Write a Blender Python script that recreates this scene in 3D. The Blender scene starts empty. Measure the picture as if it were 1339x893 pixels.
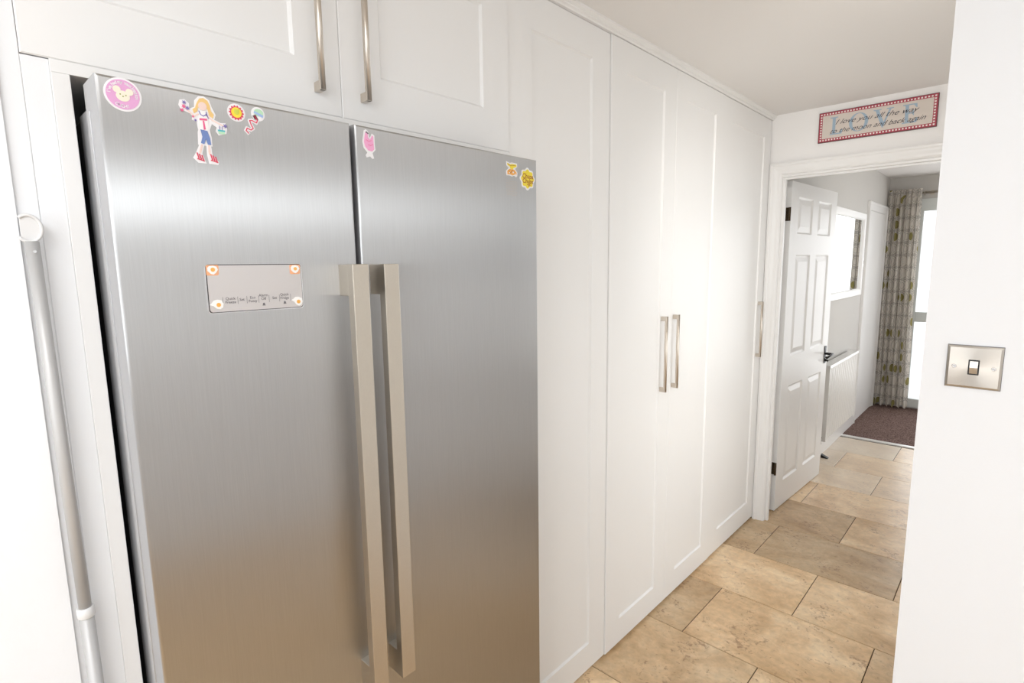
import bpy, bmesh, math, random
from mathutils import Vector, Matrix
random.seed(7)
S = bpy.context.scene
COL = S.collection

# ------------------------------------------------------------------ camera
def make_camera():
    f, yaw, pitch, roll = 707.49, 0.755503, 0.140148, 0.0138456
    cy, sy, cp, sp = math.cos(yaw), math.sin(yaw), math.cos(pitch), math.sin(pitch)
    fwd = Vector((-sy*cp, cy*cp, -sp)); right = Vector((cy, sy, 0)); down = fwd.cross(right)
    cr, sr = math.cos(roll), math.sin(roll)
    r2 = cr*right + sr*down; d2 = -sr*right + cr*down
    m = Matrix((r2, -d2, -fwd)).transposed().to_4x4()
    m.translation = Vector((1.10162, 0.0, 1.57712))
    cam = bpy.data.objects.new('camera', bpy.data.cameras.new('camera'))
    cam.data.sensor_width = 36; cam.data.lens = 36*f/1339; cam.data.clip_start = 0.02
    cam.matrix_world = m
    COL.objects.link(cam); S.camera = cam
make_camera()

# ------------------------------------------------------------------ light and exposure
S.view_settings.view_transform = 'Standard'
S.view_settings.look = 'None'
S.view_settings.gamma = 1
S.view_settings.use_curve_mapping = False
S.view_settings.exposure = 1.08
W = bpy.data.worlds.new('world'); S.world = W; W.use_nodes = True
W.node_tree.nodes['Background'].inputs[0].default_value = (0.93, 0.97, 1.0, 1)
W.node_tree.nodes['Background'].inputs[1].default_value = 1.2
def area(name, loc, look, sx, sy, power, color=(1, 1, 1)):
    l = bpy.data.lights.new(name, 'AREA'); l.shape = 'RECTANGLE'; l.size = sx; l.size_y = sy
    l.energy = power; l.color = color
    o = bpy.data.objects.new(name, l); COL.objects.link(o)
    o.location = loc
    o.rotation_euler = (Vector(look)).to_track_quat('-Z', 'Y').to_euler()
    return o
# daylight of the far window; every other area light is an added, unseen fill
area('kitchen_side_fill', (2.32, 0.0, 1.93), (-1, 0, 0), 2.6, 0.20, 1.9, (0.93, 0.965, 1.0))  # unseen source, added for the bright band on the fridge
area('kitchen_back_fill', (1.25, -2.32, 1.60), (0, 1, 0), 1.9, 1.1, 9.8, (0.90, 0.95, 1.0))  # unseen source, added to shine down the hall
area('kitchen_ceiling_fill', (1.15, -0.85, 2.37), (0, 0, -1), 1.0, 1.0, 13, (0.94, 0.97, 1.0))  # added overhead fill, no lamp fitting here
area('hall_side_fill', (0.93, 2.42, 1.2), (-1, 0.1, 0.45), 1.2, 1.5, 1.7, (1.0, 0.97, 0.93))  # added fill for the hall cabinets and ceiling
area('far_window_daylight', (1.0, 6.93, 1.2), (0, -1, 0), 1.3, 1.9, 5.8, (0.97, 0.98, 1.0))
area('far_room_side_fill', (1.90, 4.7, 1.5), (-0.8, 1, -0.05), 1.2, 1.1, 6.2, (1.0, 0.98, 0.95))  # added fill for the far room, source unseen
def spot(name, loc, target, power, angle, radius, color=(1, 1, 1)):
    l = bpy.data.lights.new(name, 'SPOT'); l.energy = power; l.color = color; l.spot_size = math.radians(angle); l.spot_blend = 1.0; l.shadow_soft_size = radius
    o = bpy.data.objects.new(name, l); COL.objects.link(o); o.location = loc
    o.rotation_euler = (Vector(target)-Vector(loc)).to_track_quat('-Z', 'Y').to_euler()
# added spot without a fitting, brightens the hall and end wall
spot('hall_fill_spot', (0.84, 1.36, 2.30), (0.50, 3.3, 1.45), 17, 95, 0.10, (1.0, 0.96, 0.91))

# ------------------------------------------------------------------ materials
def new_mat(name):
    m = bpy.data.materials.new(name); m.use_nodes = True
    nt = m.node_tree; b = nt.nodes['Principled BSDF']
    return m, nt, b
def mat(name, col, rough=0.5, metal=0.0, spec=0.5, bump=0.0, bscale=200, var=0.0, coat=0.0):
    m, nt, b = new_mat(name)
    b.inputs['Base Color'].default_value = (*col, 1)
    b.inputs['Roughness'].default_value = rough
    b.inputs['Metallic'].default_value = metal
    b.inputs['Specular IOR Level'].default_value = spec
    b.inputs['Coat Weight'].default_value = coat
    tc = nt.nodes.new('ShaderNodeTexCoord')
    n = nt.nodes.new('ShaderNodeTexNoise'); n.inputs['Scale'].default_value = bscale
    nt.links.new(tc.outputs['Object'], n.inputs['Vector'])
    if var:
        mx = nt.nodes.new('ShaderNodeMix'); mx.data_type = 'RGBA'
        mx.inputs['A'].default_value = (*[c*(1-var) for c in col], 1)
        mx.inputs['B'].default_value = (*[min(1, c*(1+var)) for c in col], 1)
        nt.links.new(n.outputs['Fac'], mx.inputs['Factor'])
        nt.links.new(mx.outputs['Result'], b.inputs['Base Color'])
    if bump:
        bp = nt.nodes.new('ShaderNodeBump'); bp.inputs['Strength'].default_value = bump
        bp.inputs['Distance'].default_value = 0.002
        nt.links.new(n.outputs['Fac'], bp.inputs['Height'])
        nt.links.new(bp.outputs['Normal'], b.inputs['Normal'])
    return m

M = {}
M['wall'] = mat('wall_paint', (0.88, 0.865, 0.85), 0.75, bump=0.06, bscale=350)
M['stubwall'] = mat('kitchen_wall_paint', (0.86, 0.865, 0.875), 0.7, bump=0.06, bscale=350)
M['ceil'] = mat('ceiling_paint', (0.87, 0.85, 0.83), 0.85, bump=0.08, bscale=250)
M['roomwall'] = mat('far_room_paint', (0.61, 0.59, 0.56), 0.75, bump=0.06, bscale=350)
M['gloss'] = mat('white_gloss_paint', (0.84, 0.83, 0.815), 0.36, bump=0.03, bscale=60)
M['cab'] = mat('cabinet_satin_white', (0.86, 0.85, 0.835), 0.38, bump=0.015, bscale=90)
M['cabin'] = mat('cabinet_board', (0.70, 0.62, 0.50), 0.6)
M['nickel'] = mat('satin_nickel', (0.62, 0.56, 0.49), 0.32, metal=1.0)
M['fhandle'] = mat('brushed_handle_metal', (0.60, 0.55, 0.475), 0.38, metal=1.0, var=0.03, bscale=300)
M['body'] = mat('fridge_cabinet_grey', (0.10, 0.10, 0.105), 0.5)
M['doorside'] = mat('fridge_door_edge', (0.50, 0.50, 0.51), 0.35, metal=0.6)
M['gasket'] = mat('rubber_gasket', (0.16, 0.155, 0.16), 0.6)
M['panel'] = mat('control_panel_metal', (0.66, 0.63, 0.62), 0.42, metal=0.75)
M['chrome'] = mat('chrome', (0.85, 0.85, 0.86), 0.12, metal=1.0)
M['dark'] = mat('dark_line', (0.05, 0.045, 0.045), 0.5)
M['print_grey'] = mat('grey_print', (0.16, 0.15, 0.16), 0.6)
M['iron'] = mat('black_iron', (0.012, 0.011, 0.010), 0.4, metal=0.4)
M['bronze'] = mat('dark_bronze', (0.09, 0.065, 0.04), 0.4, metal=0.9, var=0.4, bscale=120)
M['radiator'] = mat('radiator_enamel', (0.80, 0.79, 0.77), 0.22)
M['slot'] = mat('grille_shadow_grey', (0.22, 0.22, 0.22), 0.7)
M['pole'] = mat('anodised_pole', (0.50, 0.49, 0.48), 0.45, metal=0.25)
M['plastic'] = mat('pale_grey_plastic', (0.74, 0.73, 0.72), 0.4)
M['upvc'] = mat('white_upvc', (0.70, 0.73, 0.71), 0.3)
M['black'] = mat('black_plastic', (0.01, 0.01, 0.01), 0.3)
M['grout'] = mat('brown_grout', (0.075, 0.045, 0.022), 0.9)
M['ground'] = mat('pale_paving', (0.6, 0.6, 0.58), 0.9, var=0.1, bscale=5)
M['paper'] = mat('sticker_white', (0.86, 0.84, 0.85), 0.45)
def flat(n, c, r=0.5): M[n] = mat(n, c, r)
flat('pinkprint', (0.73, 0.37, 0.62)); flat('cream', (0.85, 0.80, 0.66)); flat('blonde', (0.83, 0.56, 0.22))
flat('skin', (0.86, 0.66, 0.60)); flat('hotpink', (0.78, 0.13, 0.28)); flat('denim', (0.16, 0.24, 0.50))
flat('redprint', (0.70, 0.06, 0.12)); flat('teal', (0.10, 0.50, 0.55)); flat('mint', (0.50, 0.74, 0.52))
flat('lime', (0.62, 0.62, 0.08)); flat('yolk', (0.86, 0.45, 0.10)); flat('yellow', (0.88, 0.72, 0.06))
flat('orange', (0.88, 0.45, 0.12)); flat('toast', (0.84, 0.42, 0.22)); flat('henpink', (0.86, 0.40, 0.62))
flat('brownprint', (0.42, 0.14, 0.03)); flat('purple', (0.20, 0.16, 0.42)); flat('skyblue', (0.35, 0.50, 0.80))
flat('olive', (0.30, 0.32, 0.04)); flat('eggwhite', (0.90, 0.89, 0.87)); flat('ghost', (0.52, 0.47, 0.42))
flat('signbeige', (0.66, 0.59, 0.53), 0.7); flat('signred', (0.40, 0.05, 0.08), 0.6); flat('signwhite', (0.85, 0.78, 0.75), 0.7)
flat('signblue', (0.34, 0.44, 0.54), 0.7); flat('ink', (0.035, 0.03, 0.04), 0.7); flat('signedge', (0.13, 0.05, 0.05), 0.6)

def steel_mat():
    m, nt, b = new_mat('brushed_steel')
    b.inputs['Metallic'].default_value = 1.0
    b.inputs['Base Color'].default_value = (0.60, 0.595, 0.59, 1)
    b.inputs['Roughness'].default_value = 0.36
    b.inputs['Anisotropic'].default_value = 1.0
    b.inputs['Anisotropic Rotation'].default_value = 0.0
    tg = nt.nodes.new('ShaderNodeTangent'); tg.direction_type = 'RADIAL'; tg.axis = 'Z'
    nt.links.new(tg.outputs[0], b.inputs['Tangent'])
    tc = nt.nodes.new('ShaderNodeTexCoord'); mp = nt.nodes.new('ShaderNodeMapping')
    mp.inputs['Scale'].default_value = (900, 900, 14)
    n = nt.nodes.new('ShaderNodeTexNoise'); n.inputs['Scale'].default_value = 1.0; n.inputs['Detail'].default_value = 3
    nt.links.new(tc.outputs['Object'], mp.inputs[0]); nt.links.new(mp.outputs[0], n.inputs['Vector'])
    mx = nt.nodes.new('ShaderNodeMix'); mx.data_type = 'RGBA'
    mx.inputs['A'].default_value = (0.465, 0.46, 0.455, 1); mx.inputs['B'].default_value = (0.55, 0.545, 0.54, 1)
    nt.links.new(n.outputs['Fac'], mx.inputs['Factor']); nt.links.new(mx.outputs['Result'], b.inputs['Base Color'])
    r = nt.nodes.new('ShaderNodeMapRange'); r.inputs['To Min'].default_value = 0.32; r.inputs['To Max'].default_value = 0.37
    nt.links.new(n.outputs['Fac'], r.inputs['Value']); nt.links.new(r.outputs[0], b.inputs['Roughness'])
    return m
M['steel'] = steel_mat()

def switch_mat():
    m, nt, b = new_mat('radial_brushed_switch')
    b.inputs['Metallic'].default_value = 1.0
    b.inputs['Base Color'].default_value = (0.50, 0.465, 0.42, 1)
    b.inputs['Roughness'].default_value = 0.34
    b.inputs['Anisotropic'].default_value = 0.8
    tg = nt.nodes.new('ShaderNodeTangent'); tg.direction_type = 'RADIAL'; tg.axis = 'Y'
    nt.links.new(tg.outputs[0], b.inputs['Tangent'])
    return m
M['switch'] = switch_mat()

def tile_mat():
    m, nt, b = new_mat('travertine')
    L = nt.links
    tc = nt.nodes.new('ShaderNodeTexCoord'); oi = nt.nodes.new('ShaderNodeObjectInfo')
    cb = nt.nodes.new('ShaderNodeCombineXYZ')
    mu = nt.nodes.new('ShaderNodeMath'); mu.operation = 'MULTIPLY'; mu.inputs[1].default_value = 37
    L.new(oi.outputs['Random'], mu.inputs[0]); L.new(mu.outputs[0], cb.inputs[0]); L.new(mu.outputs[0], cb.inputs[2])
    ad = nt.nodes.new('ShaderNodeVectorMath'); ad.operation = 'ADD'
    L.new(tc.outputs['Object'], ad.inputs[0]); L.new(cb.outputs[0], ad.inputs[1])
    def noise(scale, detail, sc=(1, 1, 1), dist=0.0):
        mp = nt.nodes.new('ShaderNodeMapping'); mp.inputs['Scale'].default_value = sc
        L.new(ad.outputs[0], mp.inputs[0])
        n = nt.nodes.new('ShaderNodeTexNoise'); n.inputs['Scale'].default_value = scale
        n.inputs['Detail'].default_value = detail; n.inputs['Distortion'].default_value = dist
        n.inputs['Roughness'].default_value = 0.62
        L.new(mp.outputs[0], n.inputs['Vector']); return n
    n1 = noise(4.2, 6, (0.9, 1.2, 1), 0.5)
    r1 = nt.nodes.new('ShaderNodeValToRGB')
    e = r1.color_ramp.elements
    e[0].position = 0.28; e[0].color = (0.47, 0.29, 0.14, 1)
    e[1].position = 0.74; e[1].color = (0.80, 0.63, 0.42, 1)
    k = e.new(0.5); k.color = (0.64, 0.445, 0.255, 1)
    L.new(n1.outputs['Fac'], r1.inputs[0])
    # fine mottling
    n2 = noise(34, 8, (1, 1, 1), 0.5)
    mr = nt.nodes.new('ShaderNodeMapRange'); mr.inputs['From Min'].default_value = 0.3; mr.inputs['From Max'].default_value = 0.7
    mr.inputs['To Min'].default_value = 0.86; mr.inputs['To Max'].default_value = 1.12
    L.new(n2.outputs['Fac'], mr.inputs['Value'])
    v = nt.nodes.new('ShaderNodeVectorMath'); v.operation = 'SCALE'
    L.new(r1.outputs[0], v.inputs[0]); L.new(mr.outputs[0], v.inputs['Scale'])
    # dark pits and filled holes, clustered
    n3 = noise(60, 4, (1, 1, 1), 0.6)
    n4 = noise(6, 2)
    cl = nt.nodes.new('ShaderNodeMath'); cl.operation = 'MULTIPLY_ADD'; cl.inputs[1].default_value = 0.60; cl.inputs[2].default_value = 0.0
    L.new(n4.outputs['Fac'], cl.inputs[0])
    sm = nt.nodes.new('ShaderNodeMath'); sm.operation = 'ADD'; L.new(n3.outputs['Fac'], sm.inputs[0]); L.new(cl.outputs[0], sm.inputs[1])
    pr = nt.nodes.new('ShaderNodeMapRange'); pr.inputs['From Min'].default_value = 0.90; pr.inputs['From Max'].default_value = 1.02
    L.new(sm.outputs[0], pr.inputs['Value'])
    pm = nt.nodes.new('ShaderNodeMath'); pm.operation = 'MULTIPLY'; pm.inputs[1].default_value = 0.60; L.new(pr.outputs[0], pm.inputs[0])
    mx = nt.nodes.new('ShaderNodeMix'); mx.data_type = 'RGBA'; mx.inputs['B'].default_value = (0.23, 0.10, 0.045, 1)
    L.new(pm.outputs[0], mx.inputs['Factor']); L.new(v.outputs[0], mx.inputs['A'])
    # per tile tone; the pale mix paints glare onto the far rows
    at = nt.nodes.new('ShaderNodeAttribute'); at.attribute_type = 'OBJECT'; at.attribute_name = 'tone'
    v2 = nt.nodes.new('ShaderNodeVectorMath'); v2.operation = 'SCALE'
    L.new(mx.outputs['Result'], v2.inputs[0]); L.new(at.outputs['Fac'], v2.inputs['Scale'])
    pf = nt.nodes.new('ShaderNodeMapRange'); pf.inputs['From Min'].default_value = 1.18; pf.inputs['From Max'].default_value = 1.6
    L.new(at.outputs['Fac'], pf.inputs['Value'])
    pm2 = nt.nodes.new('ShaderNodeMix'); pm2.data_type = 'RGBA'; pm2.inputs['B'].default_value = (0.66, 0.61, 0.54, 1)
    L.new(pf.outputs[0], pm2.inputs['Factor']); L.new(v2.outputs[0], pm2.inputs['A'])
    L.new(pm2.outputs['Result'], b.inputs['Base Color']); b.inputs['Specular IOR Level'].default_value = 0.55
    rr = nt.nodes.new('ShaderNodeMapRange'); rr.inputs['To Min'].default_value = 0.22; rr.inputs['To Max'].default_value = 0.40
    L.new(n2.outputs['Fac'], rr.inputs['Value']); L.new(rr.outputs[0], b.inputs['Roughness'])
    bp = nt.nodes.new('ShaderNodeBump'); bp.inputs['Strength'].default_value = 0.25; bp.inputs['Distance'].default_value = 0.002; bp.invert = True
    L.new(pr.outputs[0], bp.inputs['Height']); L.new(bp.outputs[0], b.inputs['Normal'])
    return m
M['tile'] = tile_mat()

def carpet_mat():
    m, nt, b = new_mat('brown_carpet')
    tc = nt.nodes.new('ShaderNodeTexCoord'); n = nt.nodes.new('ShaderNodeTexNoise'); n.inputs['Scale'].default_value = 110
    n.inputs['Detail'].default_value = 4
    nt.links.new(tc.outputs['Object'], n.inputs['Vector'])
    r = nt.nodes.new('ShaderNodeValToRGB'); r.color_ramp.elements[0].position = 0.35; r.color_ramp.elements[1].position = 0.68
    r.color_ramp.elements[0].color = (0.075, 0.045, 0.038, 1); r.color_ramp.elements[1].color = (0.30, 0.205, 0.18, 1)
    nt.links.new(n.outputs['Fac'], r.inputs[0]); nt.links.new(r.outputs[0], b.inputs['Base Color'])
    b.inputs['Roughness'].default_value = 1.0; b.inputs['Specular IOR Level'].default_value = 0.1
    bp = nt.nodes.new('ShaderNodeBump'); bp.inputs['Strength'].default_value = 0.8; bp.inputs['Distance'].default_value = 0.006
    nt.links.new(n.outputs['Fac'], bp.inputs['Height']); nt.links.new(bp.outputs[0], b.inputs['Normal'])
    return m
M['carpet'] = carpet_mat()

def curtain_mat():
    m, nt, b = new_mat('printed_curtain_cloth'); L = nt.links
    tc = nt.nodes.new('ShaderNodeTexCoord')
    def math_(op, a, bb=None, v=None):
        n = nt.nodes.new('ShaderNodeMath'); n.operation = op
        L.new(a, n.inputs[0])
        if bb is not None: L.new(bb, n.inputs[1])
        if v is not None: n.inputs[1].default_value = v
        return n.outputs[0]
    # cells 0.10 wide x 0.13 high on the cloth itself
    dv = nt.nodes.new('ShaderNodeVectorMath'); dv.operation = 'MULTIPLY'; dv.inputs[1].default_value = (1/0.105, 1/0.125, 0)
    L.new(tc.outputs['UV'], dv.inputs[0])
    fr = nt.nodes.new('ShaderNodeVectorMath'); fr.operation = 'FRACTION'; L.new(dv.outputs[0], fr.inputs[0])
    fl = nt.nodes.new('ShaderNodeVectorMath'); fl.operation = 'FLOOR'; L.new(dv.outputs[0], fl.inputs[0])
    sb = nt.nodes.new('ShaderNodeVectorMath'); sb.operation = 'SUBTRACT'; sb.inputs[1].default_value = (0.5, 0.5, 0); L.new(fr.outputs[0], sb.inputs[0])
    ln = nt.nodes.new('ShaderNodeVectorMath'); ln.operation = 'LENGTH'; L.new(sb.outputs[0], ln.inputs[0])
    wn = nt.nodes.new('ShaderNodeTexWhiteNoise'); wn.noise_dimensions = '2D'; L.new(fl.outputs[0], wn.inputs['Vector'])
    sp = nt.nodes.new('ShaderNodeSeparateColor'); L.new(wn.outputs['Color'], sp.inputs[0])
    d = ln.outputs['Value']
    ring = math_('LESS_THAN', math_('ABSOLUTE', math_('SUBTRACT', d, v=0.43)), v=0.035)
    ring2 = math_('LESS_THAN', math_('ABSOLUTE', math_('SUBTRACT', d, v=0.26)), v=0.022)
    ring2 = math_('MULTIPLY', ring2, math_('GREATER_THAN', sp.outputs[1], v=0.45))
    corner = math_('GREATER_THAN', d, v=0.55)
    sx = nt.nodes.new('ShaderNodeSeparateXYZ'); L.new(sb.outputs[0], sx.inputs[0])
    gx = math_('GREATER_THAN', math_('ABSOLUTE', sx.outputs[0]), v=0.475)
    gy = math_('GREATER_THAN', math_('ABSOLUTE', sx.outputs[1]), v=0.478)
    lines = math_('MAXIMUM', math_('MAXIMUM', ring, ring2), math_('MAXIMUM', gx, gy))
    blob = math_('MULTIPLY', math_('LESS_THAN', d, v=0.34), math_('GREATER_THAN', sp.outputs[0], v=0.78))
    def mix(fac, A, B, amt=1.0):
        x = nt.nodes.new('ShaderNodeMix'); x.data_type = 'RGBA'
        f = math_('MULTIPLY', fac, v=amt); L.new(f, x.inputs['Factor'])
        if isinstance(A, tuple): x.inputs['A'].default_value = A
        else: L.new(A, x.inputs['A'])
        x.inputs['B'].default_value = B; return x.outputs['Result']
    c = mix(corner, (0.86, 0.82, 0.76, 1), (0.25, 0.24, 0.22, 1), 0.32)
    c = mix(blob, c, (0.33, 0.29, 0.07, 1), 0.9)
    c = mix(lines, c, (0.16, 0.15, 0.14, 1), 0.42)
    L.new(c, b.inputs['Base Color'])
    b.inputs['Roughness'].default_value = 0.95; b.inputs['Specular IOR Level'].default_value = 0.1
    tl = nt.nodes.new('ShaderNodeBsdfTranslucent'); L.new(c, tl.inputs[0]); ms = nt.nodes.new('ShaderNodeMixShader'); ms.inputs[0].default_value = 0.45
    L.new(b.outputs[0], ms.inputs[1]); L.new(tl.outputs[0], ms.inputs[2]); L.new(ms.outputs[0], nt.nodes['Material Output'].inputs[0])
    return m
M['curtain'] = curtain_mat()

def glass_mat():
    m, nt, b = new_mat('window_glass'); nt.nodes.remove(b)
    o = nt.nodes['Material Output']; t = nt.nodes.new('ShaderNodeBsdfTransparent'); g = nt.nodes.new('ShaderNodeBsdfGlossy')
    g.inputs['Roughness'].default_value = 0.02
    f = nt.nodes.new('ShaderNodeFresnel'); f.inputs[0].default_value = 1.45; x = nt.nodes.new('ShaderNodeMixShader')
    nt.links.new(f.outputs[0], x.inputs[0]); nt.links.new(t.outputs[0], x.inputs[1]); nt.links.new(g.outputs[0], x.inputs[2])
    nt.links.new(x.outputs[0], o.inputs[0]); return m
M['glass'] = glass_mat()
M['mirror'] = mat('mirror_silver', (0.90, 0.92, 0.91), 0.01, metal=1.0)

# ------------------------------------------------------------------ helpers
def bevel(bm, w, seg=2):
    if w > 0:
        bmesh.ops.bevel(bm, geom=bm.edges[:], offset=w, segments=seg, affect='EDGES', profile=0.5, clamp_overlap=True)
def abox(bm, x0, x1, y0, y1, z0, z1, bev=0.0):
    """box into bm, optionally rounded"""
    t = bmesh.new(); bmesh.ops.create_cube(t, size=1)
    for v in t.verts:
        v.co = Vector((x0+(v.co.x+.5)*(x1-x0), y0+(v.co.y+.5)*(y1-y0), z0+(v.co.z+.5)*(z1-z0)))
    bevel(t, bev)
    me = bpy.data.meshes.new('tmp'); t.to_mesh(me); t.free(); bm.from_mesh(me); bpy.data.meshes.remove(me)
def tube(bm, pts, r, seg=14, caps=True):
    """round tube along points; r number or list"""
    n = len(pts); pts = [Vector(p) for p in pts]; rs = r if isinstance(r, (list, tuple)) else [r]*n
    rings = []; up = None
    for i, p in enumerate(pts):
        d = ((pts[min(i+1, n-1)]-pts[max(i-1, 0)])).normalized()
        if up is None:
            up = Vector((0, 0, 1)) if abs(d.z) < .9 else Vector((1, 0, 0))
        a = d.cross(up).normalized(); b = a.cross(d).normalized(); up = b
        rings.append([bm.verts.new(p + rs[i]*(math.cos(2*math.pi*k/seg)*a + math.sin(2*math.pi*k/seg)*b)) for k in range(seg)])
    for i in range(n-1):
        for k in range(seg):
            f = bm.faces.new((rings[i][k], rings[i][(k+1) % seg], rings[i+1][(k+1) % seg], rings[i+1][k])); f.smooth = True
    if caps:
        bm.faces.new(rings[0][::-1]); bm.faces.new(rings[-1])
def prism(bm, pts, thick, fm):
    """extrude closed 2D outline; fm maps (a,b,depth)->Vector; ear-clips through triangulate"""
    lo = [bm.verts.new(fm(a, b, 0)) for a, b in pts]; hi = [bm.verts.new(fm(a, b, thick)) for a, b in pts]
    n = len(pts)
    f1 = bm.faces.new(hi); f0 = bm.faces.new(lo[::-1]); f1.normal_update(); f0.normal_update()
    for i in range(n): bm.faces.new((lo[i], lo[(i+1) % n], hi[(i+1) % n], hi[i]))
    bmesh.ops.triangulate(bm, faces=[f1, f0])
def obj(name, bm, m, parent=None, origin=None):
    if isinstance(bm, bmesh.types.BMesh):
        bmesh.ops.recalc_face_normals(bm, faces=bm.faces[:])
        me = bpy.data.meshes.new(name); bm.to_mesh(me); bm.free()
    else: me = bm
    if not me.materials: me.materials.append(m)
    o = bpy.data.objects.new(name, me); COL.objects.link(o)
    if origin is not None:
        me.transform(Matrix.Translation(-Vector(origin))); o.location = origin
    if parent is not None:
        o.parent = parent
        o.location = Vector(o.location) - wpos(parent)
    return o
def wpos(o):
    p = Vector(o.location)
    while o.parent is not None:
        o = o.parent; p += Vector(o.location)
    return p
def box(name, dims, m, parent=None, bev=0.0, origin=None):
    bm = bmesh.new(); abox(bm, *dims, bev); return obj(name, bm, m, parent, origin)
def tag(o, label, cat, group=None, kind=None):
    o['label'] = label; o['category'] = cat
    if group: o['group'] = group
    if kind: o['kind'] = kind
    return o
def struct(o): o['kind'] = 'structure'; return o
def empty(name, loc, label=None, cat=None, group=None):
    o = bpy.data.objects.new(name, None); COL.objects.link(o); o.location = loc
    o.empty_display_size = .05
    if label: tag(o, label, cat, group)
    return o
def text_mesh(s, size, shear=0.0, align='CENTER', bold=0.0, space=1.0, line=1.0):
    c = bpy.data.curves.new('t', 'FONT'); c.body = s; c.size = size; c.shear = shear
    c.align_x = align; c.align_y = 'CENTER'; c.offset = bold; c.space_character = space; c.space_line = line
    c.resolution_u = 3
    o = bpy.data.objects.new('t', c); me = bpy.data.meshes.new_from_object(o)
    bpy.data.objects.remove(o); bpy.data.curves.remove(c); return me
def place_text(name, me, fm, m, parent):
    for v in me.vertices: v.co = fm(v.co.x, v.co.y, 0)
    me.materials.clear(); return obj(name, me, m, parent)

# ------------------------------------------------------------------ measurements
CZ = 2.386            # ceiling
KX, KY = 2.4, -2.4    # kitchen far side and back
YE = 3.337            # face of the end wall
YB = 3.47             # its far side
YF = 7.0              # window wall of the far room
STUB = 1.4209

# ------------------------------------------------------------------ floor
def make_floor():
    root = struct(empty('floor', (1.5, 1.5, 0)))
    box('grout_bed', (-0.62, KX, KY, 5.55, -0.05, -0.003), M['grout'], root)
    gap = 0.0035; meshes = {}
    tones = {(1.625, -0.158): 1.0, (1.625, -.16): 1}
    ys = [1.622+0.4277*i for i in range(-10, 9)]
    ys = [y for y in ys if y > KY-0.45]
    def tile(x0, x1, y0, y1, tone):
        w, h = x1-x0-gap, y1-y0-gap
        key = (round(w, 3), round(h, 3))
        if key not in meshes:
            bm = bmesh.new(); abox(bm, -w/2, w/2, -h/2, h/2, -0.009, 0)
            top = [e for e in bm.edges if all(v.co.z > -.001 for v in e.verts)]
            bmesh.ops.bevel(bm, geom=top, offset=0.0012, segments=1, affect='EDGES')
            bmesh.ops.recalc_face_normals(bm, faces=bm.faces[:])
            me = bpy.data.meshes.new('tile'); bm.to_mesh(me); bm.free(); me.materials.append(M['tile']); meshes[key] = me
        o = bpy.data.objects.new('tile', meshes[key]); COL.objects.link(o); o.parent = root
        o.location = Vector(((x0+x1)/2, (y0+y1)/2, 0)) - Vector(root.location)
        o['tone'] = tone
    special = {}
    # tone seen in the photograph: (row, column) measured from the row that starts at 1.622
    special[(0, 0)] = 1.02; special[(1, 0)] = 0.93; special[(1, 1)] = 1.16; special[(2, 0)] = 1.17; special[(2, 1)] = 1.12
    special[(3, 0)] = 0.86; special[(3, 1)] = 0.80; special[(4, 0)] = 0.88; special[(4, 1)] = 1.08; special[(5, 1)] = 1.26; special[(5, 0)] = 1.15
    special[(-1, 0)] = 1.17; special[(0, 1)] = 1.12
    for i, y in enumerate(ys):
        y1 = ys[i+1] if i+1 < len(ys) else y+0.4277
        row = round((y-1.622)/0.4277)
        y0 = max(y, KY)
        if y1 > 5.49: y1 = 5.49
        if y1-y0 < .03: continue
        off = 0.472 if row % 2 == 0 else 0.157
        xs = [off-0.63*1+0.63*k for k in range(0, 8)]
        col = 0
        for k in range(len(xs)-1):
            x0 = max(xs[k], -0.16 if y1 < 3.4 else -0.0); x1 = min(xs[k+1], KX if y < 3.45 else 2.0)
            if x1-x0 < .02: continue
            tile(x0, x1, y0, y1, special.get((row, col), random.uniform(0.92, 1.1)+(0.42 if row >= 6 else 0.0)))  # far rows: window glare put into their tone
            col += 1
    return root
make_floor()
thr = tag(box('threshold_strip', (0.0, 2.0, 5.49, 5.54, -0.05, 0.008), mat('pale_metal_strip', (0.80, 0.79, 0.77), 0.35, metal=0.3), None, 0.003),
          'pale narrow threshold strip between the stone tiles and the brown carpet', 'threshold')
carpet = tag(box('carpet', (0.0, 2.0, 5.54, YF, -0.05, 0.006), M['carpet']), 'brown flecked fitted carpet in front of the bright window', 'carpet')

# ------------------------------------------------------------------ shell
struct(box('ceiling', (-0.62, KX, KY, YE, CZ, CZ+0.1), M['ceil']))
struct(box('ceiling', (0.0, 2.0, YB, YF, 2.42, 2.5), M['ceil']))
struct(box('wall_left', (-0.12, 0.003, KY, 0.0968, 0, CZ), M['stubwall']))
struct(box('wall_left', (-0.72, -0.62, 0.0, YE, 0, CZ), M['wall']))
def end_wall():
    bm = bmesh.new()
    abox(bm, -0.62, 0.044, YE, YB, 0, 2.5)
    abox(bm, 0.912, 2.1, YE, YB, 0, 2.5)
    abox(bm, 0.044, 0.912, YE, YB, 2.066, 2.5)
    struct(obj('wall_end', bm, M['wall']))
end_wall()
def right_walls():
    bm = bmesh.new()
    abox(bm, 0.9604, KX, STUB, STUB+0.12, 0, CZ, 0.0)
    struct(obj('wall_right', bm, M['stubwall']))
right_walls()
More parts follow.
